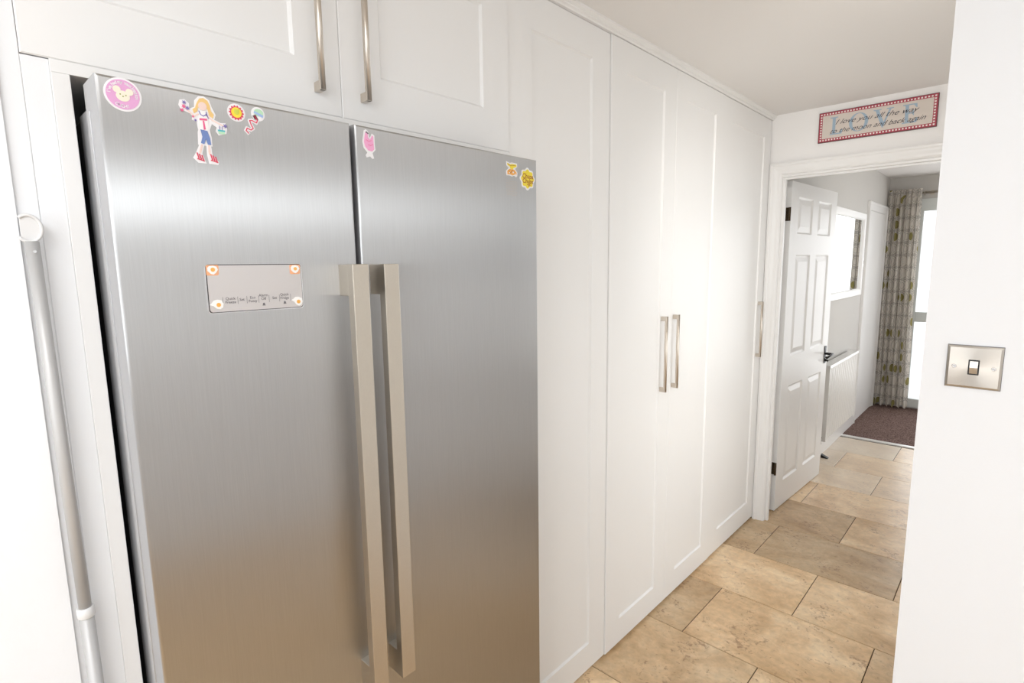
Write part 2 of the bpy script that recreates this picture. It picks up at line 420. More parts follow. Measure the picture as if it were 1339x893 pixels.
def windowed_wall(name, axis, c0, c1, a0, a1, holes, m, z1=CZ):
    """wall slab with rectangular holes; axis 'x': slab spans c0..c1 in x and a0..a1 in y"""
    bm = bmesh.new()
    def ab(u0, u1, z0, z_1):
        if u1-u0 < 1e-4 or z_1-z0 < 1e-4: return
        if axis == 'x': abox(bm, c0, c1, u0, u1, z0, z_1)
        else: abox(bm, u0, u1, c0, c1, z0, z_1)
    cur = a0
    for h0, h1, hz0, hz1 in holes:
        ab(cur, h0, 0, z1); ab(h0, h1, 0, hz0); ab(h0, h1, hz1, z1); cur = h1
    ab(cur, a1, 0, z1)
    return struct(obj(name, bm, m))
def window(name, axis, c, a0, a1, z0, z1, mullions, transoms=(), fw=0.06, depth=0.06, inward=-1):
    """framed window: frame (with mullions) as root mesh, each pane a child"""
    bm = bmesh.new()
    def ab(b, u0, u1, w0, w1, d0, d1, bev=0.004):
        if axis == 'x': abox(b, c+d0, c+d1, u0, u1, w0, w1, bev)
        else: abox(b, u0, u1, c+d0, c+d1, w0, w1, bev)
    h = depth/2
    ab(bm, a0, a0+fw, z0, z1, -h, h); ab(bm, a1-fw, a1, z0, z1, -h, h)
    ab(bm, a0+fw, a1-fw, z0, z0+fw, -h, h); ab(bm, a0+fw, a1-fw, z1-fw, z1, -h, h)
    us = [a0+fw]
    for mu, w in mullions:
        ab(bm, mu-w/2, mu+w/2, z0+fw, z1-fw, -h, h); us += [mu-w/2, mu+w/2]
    us.append(a1-fw)
    zs = [z0+fw]
    for tz, w in transoms:
        for k in range(0, len(us), 2): ab(bm, us[k], us[k+1], tz-w/2, tz+w/2, -h*.8, h*.8)
        zs += [tz-w/2, tz+w/2]
    zs.append(z1-fw)
    o = struct(obj(name, bm, M['upvc']))
    for k in range(0, len(us), 2):
        for j in range(0, len(zs), 2):
            p = bmesh.new(); ab(p, us[k], us[k+1], zs[j], zs[j+1], -.003, .003, 0); obj('pane', p, M['glass'], o)
    return o
# kitchen: unseen windows beside and behind the camera, added to account for the light
windowed_wall('wall_right', 'x', KX, KX+0.15, KY, STUB+.12, [(-1.35, 1.35, 1.80, 2.06)], M['stubwall'])
window('added_window_3', 'x', KX+0.09, -1.35, 1.35, 1.80, 2.06, [(-0.45, .07), (0.45, .07)])
windowed_wall('wall_back', 'y', KY-0.15, KY, -0.12, KX, [(0.25, 2.25, 1.0, 2.2)], M['stubwall'])
window('added_window_2', 'y', KY-0.09, 0.25, 2.25, 1.0, 2.2, [(0.9, .07), (1.6, .07)])
# hall: glazed opening added in the unseen right wall to let light in
windowed_wall('wall_right', 'x', 0.9604, 1.08, STUB+0.12, YE, [(1.80, 3.05, 0.0, 2.1)], M['wall'])
window('added_window_4', 'x', 1.03, 1.80, 3.05, 0.0, 2.1, [(2.42, .09)])
# far room
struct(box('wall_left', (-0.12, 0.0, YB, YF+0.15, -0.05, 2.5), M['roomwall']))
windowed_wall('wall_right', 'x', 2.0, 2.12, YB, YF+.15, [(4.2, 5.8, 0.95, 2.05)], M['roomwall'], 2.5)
window('added_window_5', 'x', 2.06, 4.2, 5.8, 0.95, 2.05, [(5.0, .08)])  # unseen side window, added to light the far room
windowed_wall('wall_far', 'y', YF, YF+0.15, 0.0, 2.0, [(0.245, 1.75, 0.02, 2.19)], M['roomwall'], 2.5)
window('window_1', 'y', YF+0.03, 0.245, 1.75, 0.02, 2.19, [(0.485, .10), (1.12, .10)], [(0.982, .105)], fw=0.062, depth=0.07)
box('frame_head', (0.2455, 1.7495, YF-0.012, YF+0.06, 2.066, 2.189), M['upvc'], bpy.data.objects['window_1'], .003)
box('frame_sill', (0.2455, 1.7495, YF-0.02, YF+0.06, 0.02, 0.112), M['upvc'], bpy.data.objects['window_1'], .003)
bm = bmesh.new(); abox(bm, 0.462, 0.488, YF-.016, YF-.004, 1.0, 1.16, .003); tube(bm, [(0.475, YF-.01, 1.08), (0.475, YF-.05, 1.08), (0.475, YF-.052, 0.97)], .008, 8)
h = obj('window_handle', bm, M['iron'], bpy.data.objects['window_1']); h['label'] = 'dark handle'
struct(box('ground', (-3, 9, -8, 13, -0.25, -0.15), M['ground']))

# cornice over the cabinets
def cornice():
    bm = bmesh.new()
    prof = [(-0.02, 2.3615), (0.004, 2.3615), (0.006, 2.366), (0.012, 2.369), (0.012, 2.373), (0.018, 2.377), (0.022, 2.3795), (0.022, CZ), (-0.02, CZ)]
    prism(bm, prof, YE-0.0968, lambda a, b, d: Vector((a, 0.0968+d, b)))
    struct(obj('trim_1', bm, M['cab']))
cornice()
# narrow trim between the left wall and the cabinets
struct(box('trim_2', (-0.1, -0.002, 0.0968, 0.1243, 0, 2.3615), M['stubwall'], None, .0012))

# ------------------------------------------------------------------ cabinet doors
def shaker(y0, y1, z0, z1, rail=0.1, top=None, bot=None, thick=0.02, rec=0.007, xf=0.0):
    """one routed door slab facing +x with a recessed centre panel"""
    top = rail if top is None else top; bot = rail if bot is None else bot
    g = 0.0004; y0 += g; y1 -= g
    bm = bmesh.new(); e = 0.0018
    def loop(a0, a1, b0, b1, x): return [bm.verts.new((xf+x, y, z)) for y, z in ((a0, b0), (a1, b0), (a1, b1), (a0, b1))]
    back = loop(y0, y1, z0, z1, -thick)
    side = loop(y0, y1, z0, z1, -e)
    fr = loop(y0+e, y1-e, z0+e, z1-e, 0)
    i1 = loop(y0+rail, y1-rail, z0+bot, z1-top, 0)
    i2 = loop(y0+rail+.0025, y1-rail-.0025, z0+bot+.0025, z1-top-.0025, -.0035)
    i3 = loop(y0+rail+.006, y1-rail-.006, z0+bot+.006, z1-top-.006, -rec)
    ls = [back, side, fr, i1, i2, i3]
    for a, b in zip(ls, ls[1:]):
        for k in range(4): bm.faces.new((a[k], a[(k+1) % 4], b[(k+1) % 4], b[k]))
    bm.faces.new(back[::-1]); bm.faces.new(i3)
    return bm
def bar_handle(y, z0, z1, xf, parent):
    """satin nickel bar: two square feet and a rounded grip with a ledge"""
    root = empty('handle', (xf, y, z0)); root.parent = parent; root.location = Vector((xf, y, z0))-wpos(parent)
    return root
def handle_mesh(y, z0, z1, xf=0.0, w=0.0125, out=0.031):
    bm = bmesh.new()
    for z in (z0, z1-0.019): abox(bm, xf, xf+out-.004, y, y+w, z, z+0.019, .0012)
    abox(bm, xf+out-.012, xf+out-.006, y+.0005, y+w-.0005, z0+.001, z1-.001, .001)
    tube(bm, [(xf+out-.0055, y+w/2, z0), (xf+out-.0055, y+w/2, z1)], .0058, 12)
    return bm
ZB, ZT = 0.012, 2.3605
def carcass(parent, y0, y1, z0=0.0, z1=2.3605):
    bm = bmesh.new(); t = 0.018
    abox(bm, -0.58, -0.0205, y0, y0+t, z0, z1); abox(bm, -0.58, -0.0205, y1-t, y1, z0, z1)
    abox(bm, -0.58, -0.0205, y0+t, y1-t, z1-t, z1); abox(bm, -0.58, -0.0205, y0+t, y1-t, z0, z0+t)
    abox(bm, -0.598, -0.58, y0, y1, z0, z1)
    return obj('body', bm, M['cab'], parent)
def cabinets():
    c = empty('wall_cabinet', (0, 0.64, 1.8965), 'white two-door shaker cabinet above the steel fridge freezer with two vertical bar handles', 'cabinet')
    carcass(c, 0.1245, 1.170, 1.879, 2.3605)
    box('bottom_rail', (-0.042, -0.0003, 0.1575, 1.1715, 1.878, 1.8967), M['cab'], c, .0006)
    for (y0, y1, hy) in ((0.1245, 0.6465, 0.584), (0.6465, 1.1715, 0.692)):
        d = obj('door', shaker(y0, y1, 1.897, ZT, 0.1, .1, .102), M['cab'], c)
        obj('handle', handle_mesh(hy, 1.937, 2.262), M['nickel'], d)
    # tall run
    c = empty('tall_cabinet', (0, 1.43, 0), 'white tall single-door shaker cabinet directly right of the steel fridge', 'cabinet', 'tall cabinets along the left wall')
    carcass(c, 1.1725, 1.6915)
    d = obj('door', shaker(1.1725, 1.6915, ZB, ZT, 0.104, .103, .108, xf=-0.005, thick=.015), M['cab'], c)
    obj('handle', handle_mesh(1.234, 1.03, 1.353, -0.005), M['nickel'], d)
    c = empty('tall_cabinet', (0, 2.18, 0), 'white tall double-door shaker cabinet with two handles side by side in its middle', 'cabinet', 'tall cabinets along the left wall')
    carcass(c, 1.6925, 2.6765)
    for (y0, y1, hy) in ((1.6925, 2.1827, 2.087), (2.1827, 2.677, 2.194)):
        d = obj('door', shaker(y0, y1, ZB, ZT, 0.1, .103, .108), M['cab'], c)
        obj('handle', handle_mesh(hy, 1.03, 1.354), M['nickel'], d)
    c = empty('tall_cabinet', (0, 2.98, 0), 'white tall single-door shaker cabinet at the end beside the doorway, handle on its right', 'cabinet', 'tall cabinets along the left wall')
    carcass(c, 2.678, 3.325)
    d = obj('door', shaker(2.677, 3.328, ZB, ZT, 0.1, .103, .12, xf=-0.002, thick=.018), M['cab'], c)
    obj('handle', handle_mesh(3.240, 1.029, 1.350, -.002), M['nickel'], d)
    # panels round the fridge
    tag(box('end_panel', (-0.6, 0.0, 0.1575, 0.181, 0, 1.8779), M['cab'], None, .001), 'white upright end panel at the left side of the steel fridge', 'panel')
    tag(box('filler_strip', (-0.12, -0.0025, 0.1243, 0.1574, 0, 1.8955), M['stubwall'], None, .001), 'narrow white filler strip between the left wall trim and the fridge end panel', 'panel')
    tag(box('end_panel', (-0.6, -0.001, 1.1545, 1.1715, 0, 1.8775), M['cab'], None, .001), 'white upright panel hidden behind the right edge of the steel fridge', 'panel')
cabinets()

# ------------------------------------------------------------------ fridge freezer
XF = 0.125
def fridge():
    f = empty('fridge_freezer', (-0.2, 0.66, 0), 'large brushed steel side-by-side fridge freezer with two long bar handles', 'fridge')
    box('body', (-0.58, -0.03, 0.1955, 1.135, 0.02, 1.822), M['body'], f, .004)
    box('front_collar', (-0.0295, 0.0285, 0.1915, 1.139, 0.02, 1.824), M['doorside'], f, .003)
    box('hinge_cover', (-0.10, 0.06, 0.215, 0.30, 1.8225, 1.845), M['gasket'], f, .004)
    box('plinth', (-0.5, 0.06, 0.21, 1.13, 0.0, 0.02), M['gasket'], f)
    def slab(y0, y1, z0, z1):
        bm = bmesh.new(); abox(bm, 0.046, XF, y0, y1, z0, z1)
        bmesh.ops.bevel(bm, geom=[e for e in bm.edges if all(v.co.x > .1 for v in e.verts)], offset=0.004, segments=3, affect='EDGES', profile=.5)
        me = bpy.data.meshes.new('door'); bmesh.ops.recalc_face_normals(bm, faces=bm.faces[:]); bm.to_mesh(me); bm.free()
        me.materials.append(M['steel']); me.materials.append(M['doorside'])
        for p in me.polygons:
            if p.normal.x < .35: p.material_index = 1
        return me
    doors = []
    for y0, y1, hy in ((0.188, 0.5865, 0.545), (0.5975, 1.1425, 0.615)):
        d = obj('door', slab(y0, y1, 0.055, 1.854), M['steel'], f); doors.append(d)
        bm = bmesh.new(); abox(bm, 0.0285, 0.0455, y0+.006, y1-.006, 0.07, 1.838, .003)
        obj('gasket', bm, M['gasket'], d)
        # raised edge trim strip on the hinge side
        bm = bmesh.new(); ys = y0-.0014 if y0 < .3 else y1-.0006
        abox(bm, 0.058, 0.072, ys, ys+.002, 0.06, 1.812, .0006); obj('edge_trim', bm, M['doorside'], d)
        bm = bmesh.new()
        abox(bm, 0.158, 0.178, hy, hy+.0345, 0.675, 1.583, .0012)
        for z in (1.522, 0.675): abox(bm, XF-.0005, 0.1585, hy+.0004, hy+.034, z+.0004, z+.0605, .0008)
        obj('handle', bm, M['fhandle'], d)
    # control panel
    fm = lambda a, b, d: Vector((XF+d, a, b))
    def rr(y0, y1, z0, z1, r, n=5):
        pts = []
        for cy, cz, a0 in ((y1-r, z0+r, -90), (y1-r, z1-r, 0), (y0+r, z1-r, 90), (y0+r, z0+r, 180)):
            for k in range(n): a = math.radians(a0+90*k/(n-1)); pts.append((cy+r*math.cos(a), cz+r*math.sin(a)))
        return pts
    bm = bmesh.new(); prism(bm, rr(0.3065, 0.4705, 1.5035, 1.5855, .006), .0008, fm); tr = obj('control_panel', bm, M['chrome'], f)
    bm = bmesh.new(); prism(bm, rr(0.3075, 0.4690, 1.5050, 1.5850, .005), .0011, fm); obj('recess', bm, M['dark'], tr)
    bm = bmesh.new(); prism(bm, rr(0.3090, 0.4683, 1.5062, 1.5835, .005), .0014, fm); obj('faceplate', bm, M['panel'], tr)
    ft = lambda cy, cz: (lambda a, b, d: Vector((XF+.0017, cy+a, cz+b)))
    def t(s, cy, cz, size=.0064, **k): place_text('lettering', text_mesh(s, size, bold=.00008, line=.95, **k), ft(cy, cz), M['print_grey'], tr)
    t('Quick\nFreeze', 0.342, 1.5245); t('Set', 0.3605, 1.525); t('Eco\nFuzzy', 0.3785, 1.5245); t('Alarm\nOff', 0.397, 1.5275); t('Set', 0.4165, 1.525)
    t('Quick\nFridge', 0.4345, 1.527)
    bm = bmesh.new()
    bm.free()
    for y in (0.3295, 0.3535, 0.3685, 0.3885, 0.4065, 0.4250, 0.4455):
        box('divider_line', (XF+.0014, XF+.0017, y, y+.0005, 1.518, 1.5305), M['print_grey'], tr)
    # bell and tick pictograms
    for (y, z) in ((0.397, 1.5145), (0.4345, 1.5155)):
        bm = bmesh.new()
        prism(bm, [(y-.003, z-.002), (y+.003, z-.002), (y+.0022, z-.0012), (y+.0015, z+.0022), (y, z+.0032), (y-.0015, z+.0022), (y-.0022, z-.0012)], .0003, lambda a, b, d: Vector((XF+.0014+d, a, b)))
        obj('symbol', bm, M['print_grey'], tr)

    return f
fridge()

# ------------------------------------------------------------------ stickers (flat printed things on the fridge doors)
class Art:
    def __init__(self, name, cy, cz, label, cat='sticker', group='stickers on the fridge doors', fmap=None, base=XF, rot=0.0, sc=1.0):
        self.root = empty(name, (base, cy, cz), label, cat, group); self.c = (cy, cz); self.base = base; self.rot = math.radians(rot); self.sc = sc
        self.k = 0
    def fm(self, lvl):
        x0 = self.base + lvl*0.0005 + (0 if lvl == 0 else .0001)
        cr, sr = math.cos(self.rot), math.sin(self.rot)
        def f(a, b, d):
            a *= self.sc; b *= self.sc
            return Vector((x0+d, self.c[0]+a*cr-b*sr, self.c[1]+a*sr+b*cr))
        return f
    def shapes(self, name, m, lvl, polys, lines=()):
        bm = bmesh.new(); f = self.fm(lvl)
        for i, p in enumerate(polys):
            area_ = sum(p[j][0]*p[(j+1) % len(p)][1]-p[(j+1) % len(p)][0]*p[j][1] for j in range(len(p)))
            if area_ < 0: p = p[::-1]
            prism(bm, p, .0005+.00004*(i % 8), f)
        for path, w in lines:
            for j, ((a0, b0), (a1, b1)) in enumerate(zip(path, path[1:])):
                L_ = math.hypot(a1-a0, b1-b0) or 1e-6; nx, ny = -(b1-b0)/L_*w/2, (a1-a0)/L_*w/2
                ex, ey = (a1-a0)/L_*w*.3, (b1-b0)/L_*w*.3
                prism(bm, [(a0-nx-ex, b0-ny-ey), (a1-nx+ex, b1-ny+ey), (a1+nx+ex, b1+ny+ey), (a0+nx-ex, b0+ny-ey)], .0005+.00004*(j % 3), f)
        return obj(name, bm, m, self.root)
    def text(self, s, x, y, size, m, lvl, rot=0, **k):
        k.setdefault('bold', size*.02); me = text_mesh(s, size, **k); f = self.fm(lvl); c, s_ = math.cos(rot), math.sin(rot)
        place_text('lettering', me, lambda a, b, d: f(x+a*c-b*s_, y+a*s_+b*c, .0004), m, self.root)
def disc(x, y, r, n=28, ry=None):
    ry = r if ry is None else ry
    return [(x+r*math.cos(2*math.pi*k/n), y+ry*math.sin(2*math.pi*k/n)) for k in range(n)]
def scallop(x, y, r, amp, lobes, n=72, ry=None):
    ry = r if ry is None else ry
    return [(x+(r+amp*math.cos(lobes*2*math.pi*k/n))*math.cos(2*math.pi*k/n), y+(ry+amp*math.cos(lobes*2*math.pi*k/n))*math.sin(2*math.pi*k/n)) for k in range(n)]
def star(x, y, R, r, n=6, a0=0.3):
    return [(x+(R if k % 2 == 0 else r)*math.cos(a0+math.pi*k/n), y+(R if k % 2 == 0 else r)*math.sin(a0+math.pi*k/n)) for k in range(2*n)]
mm = .001
def S_(pts, s=mm): return [(a*s, b*s) for a, b in pts]

def arc_text(art, s, r, a_mid, step, size, m, lvl, flip=False):
    n = len(s)
    for i, ch in enumerate(s):
        if ch == ' ': continue
        a = a_mid + (-(i-(n-1)/2)*step if not flip else (i-(n-1)/2)*step)
        rot = a-math.pi/2 if not flip else a+math.pi/2
        art.text(ch, r*math.cos(a), r*math.sin(a), size, m, lvl, rot)

def stickers():
    # round pink animal badge
    a = Art('round_sticker', 0.2195, 1.830, 'round pink sticker with a cream mouse face at the top left corner of the fridge', rot=-6)
    a.shapes('backing', M['paper'], 0, [disc(0, 0, .0232, 40)])
    a.shapes('disc', M['pinkprint'], 1, [disc(0, 0, .0205, 40)])
    a.shapes('face', M['cream'], 2, [disc(0, -.0025, .0085, 24, .0072), disc(-.0078, .0055, .0048), disc(.0078, .0055, .0048), disc(0, -.001, .0075, 24, .0062)])
    a.shapes('eye', M['olive'], 3, [disc(-.0035, -.0005, .0009), disc(.0035, -.0005, .0009), disc(0, -.0028, .0009)])
    arc_text(a, "I've had my vaccination", .0168, math.pi/2, .148, .0062, M['paper'], 2)
    arc_text(a, 'OUCH!', .0165, -math.pi/2, .21, .0062, M['paper'], 2, True)
    # girl
    a = Art('girl_sticker', 0.324, 1.797, 'sticker of a blonde girl in denim trousers and red striped shoes, carrying flowers')
    hair = S_([(-7, 41), (-3, 48), (3, 50), (9, 47), (12, 40), (13, 32), (17, 27), (15, 21), (10, 24), (8, 34), (-6, 34), (-7, 28), (-12, 24), (-14, 30), (-10, 33)])
    body = S_([(-5, 30), (5, 30), (8, 22), (7, 4), (5, 0), (-6, 0), (-7, 8), (-6, 20)])
    bk = [S_([(-10, 44), (-4, 51.5), (4, 53), (12, 48), (15, 38), (20, 27), (17, 19), (12, 10), (9, 2), (11, -10), (11, -23), (1, -23), (-10, -23), (-9, -4), (-8, 0), (-10, 18), (-17, 22), (-17, 31), (-11, 34)]),
          S_([(-8, -22), (-1, -22), (-5, -36), (-2, -45), (0, -51), (-12, -51), (-19, -44), (-14, -35)]), S_([(2, -22), (9, -22), (10, -36), (19, -46), (18, -51), (4, -51), (2, -38)]),
          S_([(-14, 22), (-30, 27), (-33, 33), (-31, 41), (-24, 43), (-18, 38), (-18, 30), (-9, 18), (-9, 12), (-16, 14)]),
          S_([(10, 22), (26, 16), (34, 17), (36, 9), (34, 0), (22, -4), (18, 2), (20, 8), (10, 14)])]
    a.shapes('backing', M['paper'], 0, bk)
    a.shapes('arm', M['skin'], 1, [], [(S_([(-6, 24), (-12, 20), (-22, 28)]), .0022), (S_([(6, 24), (14, 18), (22, 15), (30, 12)]), .0022)])
    a.shapes('leg', M['skin'], 1, [S_([(-6, -22), (-3, -22), (-7, -36), (-10, -35)]), S_([(4, -22), (7, -22), (7, -36), (4, -36)])])
    a.shapes('hair', M['blonde'], 1, [hair])
    a.shapes('face', M['skin'], 2, [S_(disc(1, 37, 6.2, 20, 6.4))])
    a.shapes('top', M['eggwhite'], 1, [body])
    a.shapes('dress_print', M['hotpink'], 2, [S_([(-5, 18), (6, 19), (6, 16), (-5, 15)]), S_([(-.5, 15), (1.5, 15), (3, 2), (0, 1)])])
    a.shapes('necklace', M['purple'], 2, [], [(S_([(-5, 29), (-3, 24), (1, 22), (5, 25), (6, 29)]), .0012), (S_([(6, 26), (8, 20)]), .0012)])
    a.shapes('trousers', M['denim'], 2, [S_([(-5, 1), (5, 0), (8, -10), (9, -21), (4, -21), (2, -12), (-1, -21), (-6, -20), (-3, -10)])])
    shoes = []
    for x in (-14, 6):
        for k in range(3): shoes.append((S_([(x+k*3.4+1, -36-k*1.5), (x+k*3.4+3, -44-k)]), .0017))
        shoes.append((S_([(x+1, -45), (x+11, -47.5)]), .0015))
    a.shapes('shoe', M['redprint'], 2, [], shoes)
    for q in ((-26, 32, 3.6, 1.6), (-29, 26, 3.2, 1.4), (-14, 19, 2.2, 1)): a.shapes('flower', M['hotpink'], 2, [S_(star(*q))])
    for q in ((-25, 38, 3.4, 1.4), (-21, 30, 3.6, 1.6), (33, 12, 4.2, 1.6), (-11, 14, 2.4, 1)): a.shapes('flower', M['purple'], 2, [S_(star(*q))])
    a.shapes('bag', M['teal'], 2, [S_([(21, 5), (32, 5), (32, 2.5), (21, 2.5)])])
    a.shapes('bag', M['mint'], 2, [S_([(21.5, 2.4), (31.5, 2.4), (31, -1.5), (22, -1.5)])])
    a.shapes('bag_handle', M['purple'], 2, [], [(S_([(24, 5), (24, 11)]), .0007), (S_([(28, 5), (28, 11)]), .0007)])
    # sunflower
    a = Art('flower_sticker', 0.3765, 1.834, 'round sticker of a yellow flower with jagged red rim beside the girl')
    a.shapes('backing', M['paper'], 0, [disc(0, 0, .0142, 32)])
    a.shapes('petals', M['redprint'], 1, [scallop(0, -.0003, .0108, .0013, 14)])
    a.shapes('centre', M['yellow'], 2, [disc(0, 0, .0082)])
    a.shapes('leaf', M['lime'], 3, [S_([(-4, 1), (-3, 6), (0, 3), (4, 7), (4, 2), (2, -2), (-2, 0)]), disc(0, .001, .004)])
    # yo-yo / ribbon cap
    a = Art('ribbon_sticker', 0.402, 1.822, 'sticker of a green and blue striped drum trailing a wavy red ribbon')
    path = S_([(4, 12), (8, 5), (6, 1), (-1, 4), (-5, 3), (-3, -3), (0, -9), (-4, -12), (-10, -10), (-12, -14), (-8, -18)])
    a.shapes('backing', M['paper'], 0, [disc(.010, .016, .0115)], [(path, .0055)])
    a.shapes('ribbon', M['redprint'], 1, [], [(path, .0016)])
    a.shapes('drum', M['mint'], 1, [disc(.011, .0185, .0078, 24, .006)])
    a.shapes('drum_band', M['skyblue'], 2, [S_([(2.5, 17), (17, 11), (18.5, 14.5), (4, 20)])])
    # hen
    a = Art('hen_sticker', 0.627, 1.820, 'pink hen sticker at the top left corner of the right fridge door')
    hen = S_([(-7, 22), (-5, 24), (-2, 22), (-1, 13), (3, 9), (8, 18), (11, 16), (11, 2), (12, -8), (7, -13), (-2, -12), (-9, -5), (-11, 4), (-9, 14)])
    a.shapes('backing', M['paper'], 0, [S_([(-10, 25), (-5, 28), (0, 24), (2, 14), (4, 14), (8, 22), (14, 19), (14, 2), (15, -9), (8, -16), (11, -26), (7, -27), (2, -23), (-6, -26), (-8, -22), (-4, -16), (-12, -8), (-14, 4), (-12, 14)])])
    a.shapes('hen', M['henpink'], 1, [hen])
    a.shapes('comb', M['print_grey'], 2, [S_([(-7, 22), (-5, 24.5), (0, 21), (-1, 19), (-5, 21)])])
    a.shapes('wing', M['hotpink'], 2, [], [(S_([(-6, 8), (0, 5), (6, 8)]), .0008), (S_([(-2, -1), (4, -2), (9, 1)]), .0008)])
    # orange logo-like bear
    a = Art('orange_sticker', 1.045, 1.8185, 'small orange and yellow cut-out sticker near the top right corner of the fridge')
    a.shapes('backing', M['paper'], 0, [S_([(-21, 19), (-8, 16), (0, 18), (19, 17), (20, 9), (12, 3), (21, -6), (20, -14), (15, -17), (8, -14), (0, -17), (-9, -15), (-20, -16), (-22, -5), (-12, 3), (-20, 9)])])
    a.shapes('figure', M['yellow'], 1, [S_([(-18, 15), (-7, 12), (0, 14), (16, 14), (17, 9), (6, 5), (3, 1), (-6, 2), (-8, 7), (-17, 10)])])
    a.shapes('figure', M['orange'], 1, [S_([(-10, 1), (8, 1), (17, -6), (16, -12), (9, -11), (2, -14), (-7, -12), (-17, -13), (-18, -5)])])
    a.shapes('hole', M['paper'], 2, [disc(.004, -.006, .0022), disc(-.010, -.008, .0016), disc(.013, -.010, .0016)])
    a.shapes('outline', M['brownprint'], 2, [], [(S_([(-14, -3), (-6, -9), (0, -2), (8, -5)]), .0011), (S_([(-16, 13), (-4, 9), (12, 12)]), .0010)])
    # yellow scalloped sweet label
    a = Art('yellow_sticker', 1.1045, 1.8015, 'yellow scalloped sweet-brand sticker reading Chupa Chups at the right edge of the fridge')
    a.shapes('backing', M['paper'], 0, [scallop(0, 0, .0280, .0021, 8, 96, .0270)])
    a.shapes('flower_shape', M['yellow'], 1, [scallop(0, 0, .0235, .0021, 8, 96, .0225)])
    a.text('Chupa', 0, .0065, .0165, M['brownprint'], 2, 0, bold=.0003, shear=.15)
    a.text('Chups', 0, -.0060, .0165, M['brownprint'], 2, 0, bold=.0003, shear=.15)
    a.shapes('underline', M['brownprint'], 2, [], [(S_([(-3, -15), (6, -13), (3, -18), (10, -16)]), .0014)])
    # faded glue mark
    a = Art('sticker_residue', 1.040, 1.772, 'faint beige residue of a peeled sticker below the orange sticker')
    bm = bmesh.new()
    for r in range(9):
        z = 1.755+r*.0042
        abox(bm, XF, XF+.00015, 1.022+random.uniform(0, .004), 1.066-random.uniform(0, .006), z, z+.0012)
    obj('residue', bm, M['ghost'], a.root)
    # eggs round the control panel
    base = XF+.0014
    g = 'fried egg stickers on the control panel'
    for nm, (y, z, toast, lab, rot) in {'a': (0.3180, 1.5755, True, 'fried egg on orange toast sticker at the top left corner of the control panel', 0),
                                   'b': (0.4575, 1.5750, True, 'fried egg on orange toast sticker at the top right corner of the control panel', 0),
                                   'c': (0.3215, 1.5185, False, 'fried egg sticker with pointed white at the bottom left corner of the control panel', 8),
                                   'd': (0.4590, 1.5165, False, 'fried egg sticker with pointed white at the bottom right corner of the control panel', -4)}.items():
        a = Art('egg_sticker', y, z, lab, 'sticker', g, base=base, rot=rot)
        if toast:
            a.shapes('toast', M['toast'], 0, [S_([(-10, 7), (-8, 8.5), (8, 8.5), (9.5, 7), (9, -7), (7, -8.5), (-8, -8.5), (-10, -7)])])
            a.shapes('egg_white', M['eggwhite'], 1, [S_([(-8, 4), (-5, 7), (1, 7.5), (6, 6), (8, 1), (5, -4), (1, -7), (-3, -6), (-8, -1)])])
            a.shapes('yolk', M['yolk'], 2, [disc(0, .001, .0030 if nm == 'b' else .0034)])
        else:
            a.shapes('egg_white', M['eggwhite'], 0, [S_([(-13, 2), (-9, 4), (-5, 8), (1, 8.5), (7, 6), (9, 0), (7, -6), (2, -8), (-3, -6), (-7, -1)])])
            a.shapes('yolk', M['yolk'], 1, [disc(.001, -.0005, .0034)])
stickers()

# ------------------------------------------------------------------ pole
def pole():
    p = empty('loft_hatch_pole', (0.016, 0.116, 0), 'slim grey metal pole with a curved hook head standing left of the fridge', 'pole')
    def at(z): t = z/1.617; return Vector((0.020-.004*t, 0.1215-.013*t, z))
    bm = bmesh.new(); tube(bm, [at(1.012), at(1.30), at(1.622)], .0088, 20); obj('upper_tube', bm, M['pole'], p)
    bm = bmesh.new(); tube(bm, [at(0.0), at(0.5), at(1.02)], .0103, 20); obj('lower_tube', bm, M['pole'], p)
    bm = bmesh.new(); tube(bm, [at(1.010), at(1.012), at(1.026), at(1.028)], [.0105, .0122, .0122, .0105], 20); obj('collar', bm, M['plastic'], p)
    c = at(1.641); bm = bmesh.new()
    ring = []
    for k in range(22):
        a = math.radians(128 - 266*k/21); ring.append(c+Vector((.002, -.002+.0155*math.cos(a), .0195*math.sin(a))))
    tube(bm, ring, .0024, 8); obj('hook', bm, M['plastic'], p)
    bm = bmesh.new()
    pts = [(c.y-.002+.0145*math.cos(math.radians(128-256*k/20)), c.z+.0185*math.sin(math.radians(128-256*k/20))) for k in range(21)]
    prism(bm, pts, .003, lambda a, b, d: Vector((c.x-.002+d, a, b))); obj('hook_plate', bm, M['plastic'], p)
    bm = bmesh.new(); q = at(1.607); tube(bm, [q+Vector((.0080, .001, 0)), q+Vector((.0096, .001, 0))], .0022, 10); obj('rivet', bm, M['chrome'], p)
pole()

# ------------------------------------------------------------------ doorway: lining, architrave, six-panel door
def architrave(name, fx, y_face, x0, x1, ztop, w, facing):
    """mitred moulded casing round a doorway; facing -1: proud of the wall towards -y. profile: outer to inner"""
    prof = [(0, 0), (0, .018), (.006, .020), (.014, .020), (.020, .016), (.030, .015), (.044, .012), (w-.010, .012), (w-.004, .009), (w, .006), (w, 0)]
    bm = bmesh.new()
    def ring(fn): return [bm.verts.new(fn(a, d)) for a, d in prof]
    r = [ring(lambda a, d: Vector((x0+a, y_face-d, 0))), ring(lambda a, d: Vector((x0+a, y_face-d, ztop-a))),
         ring(lambda a, d: Vector((x1-a, y_face-d, ztop-a))), ring(lambda a, d: Vector((x1-a, y_face-d, 0)))]
    for a, b in zip(r, r[1:]):
        for k in range(len(prof)): bm.faces.new((a[k], a[(k+1) % len(prof)], b[(k+1) % len(prof)], b[k]))
    bm.faces.new(r[0]); bm.faces.new(r[-1][::-1])
    return bm
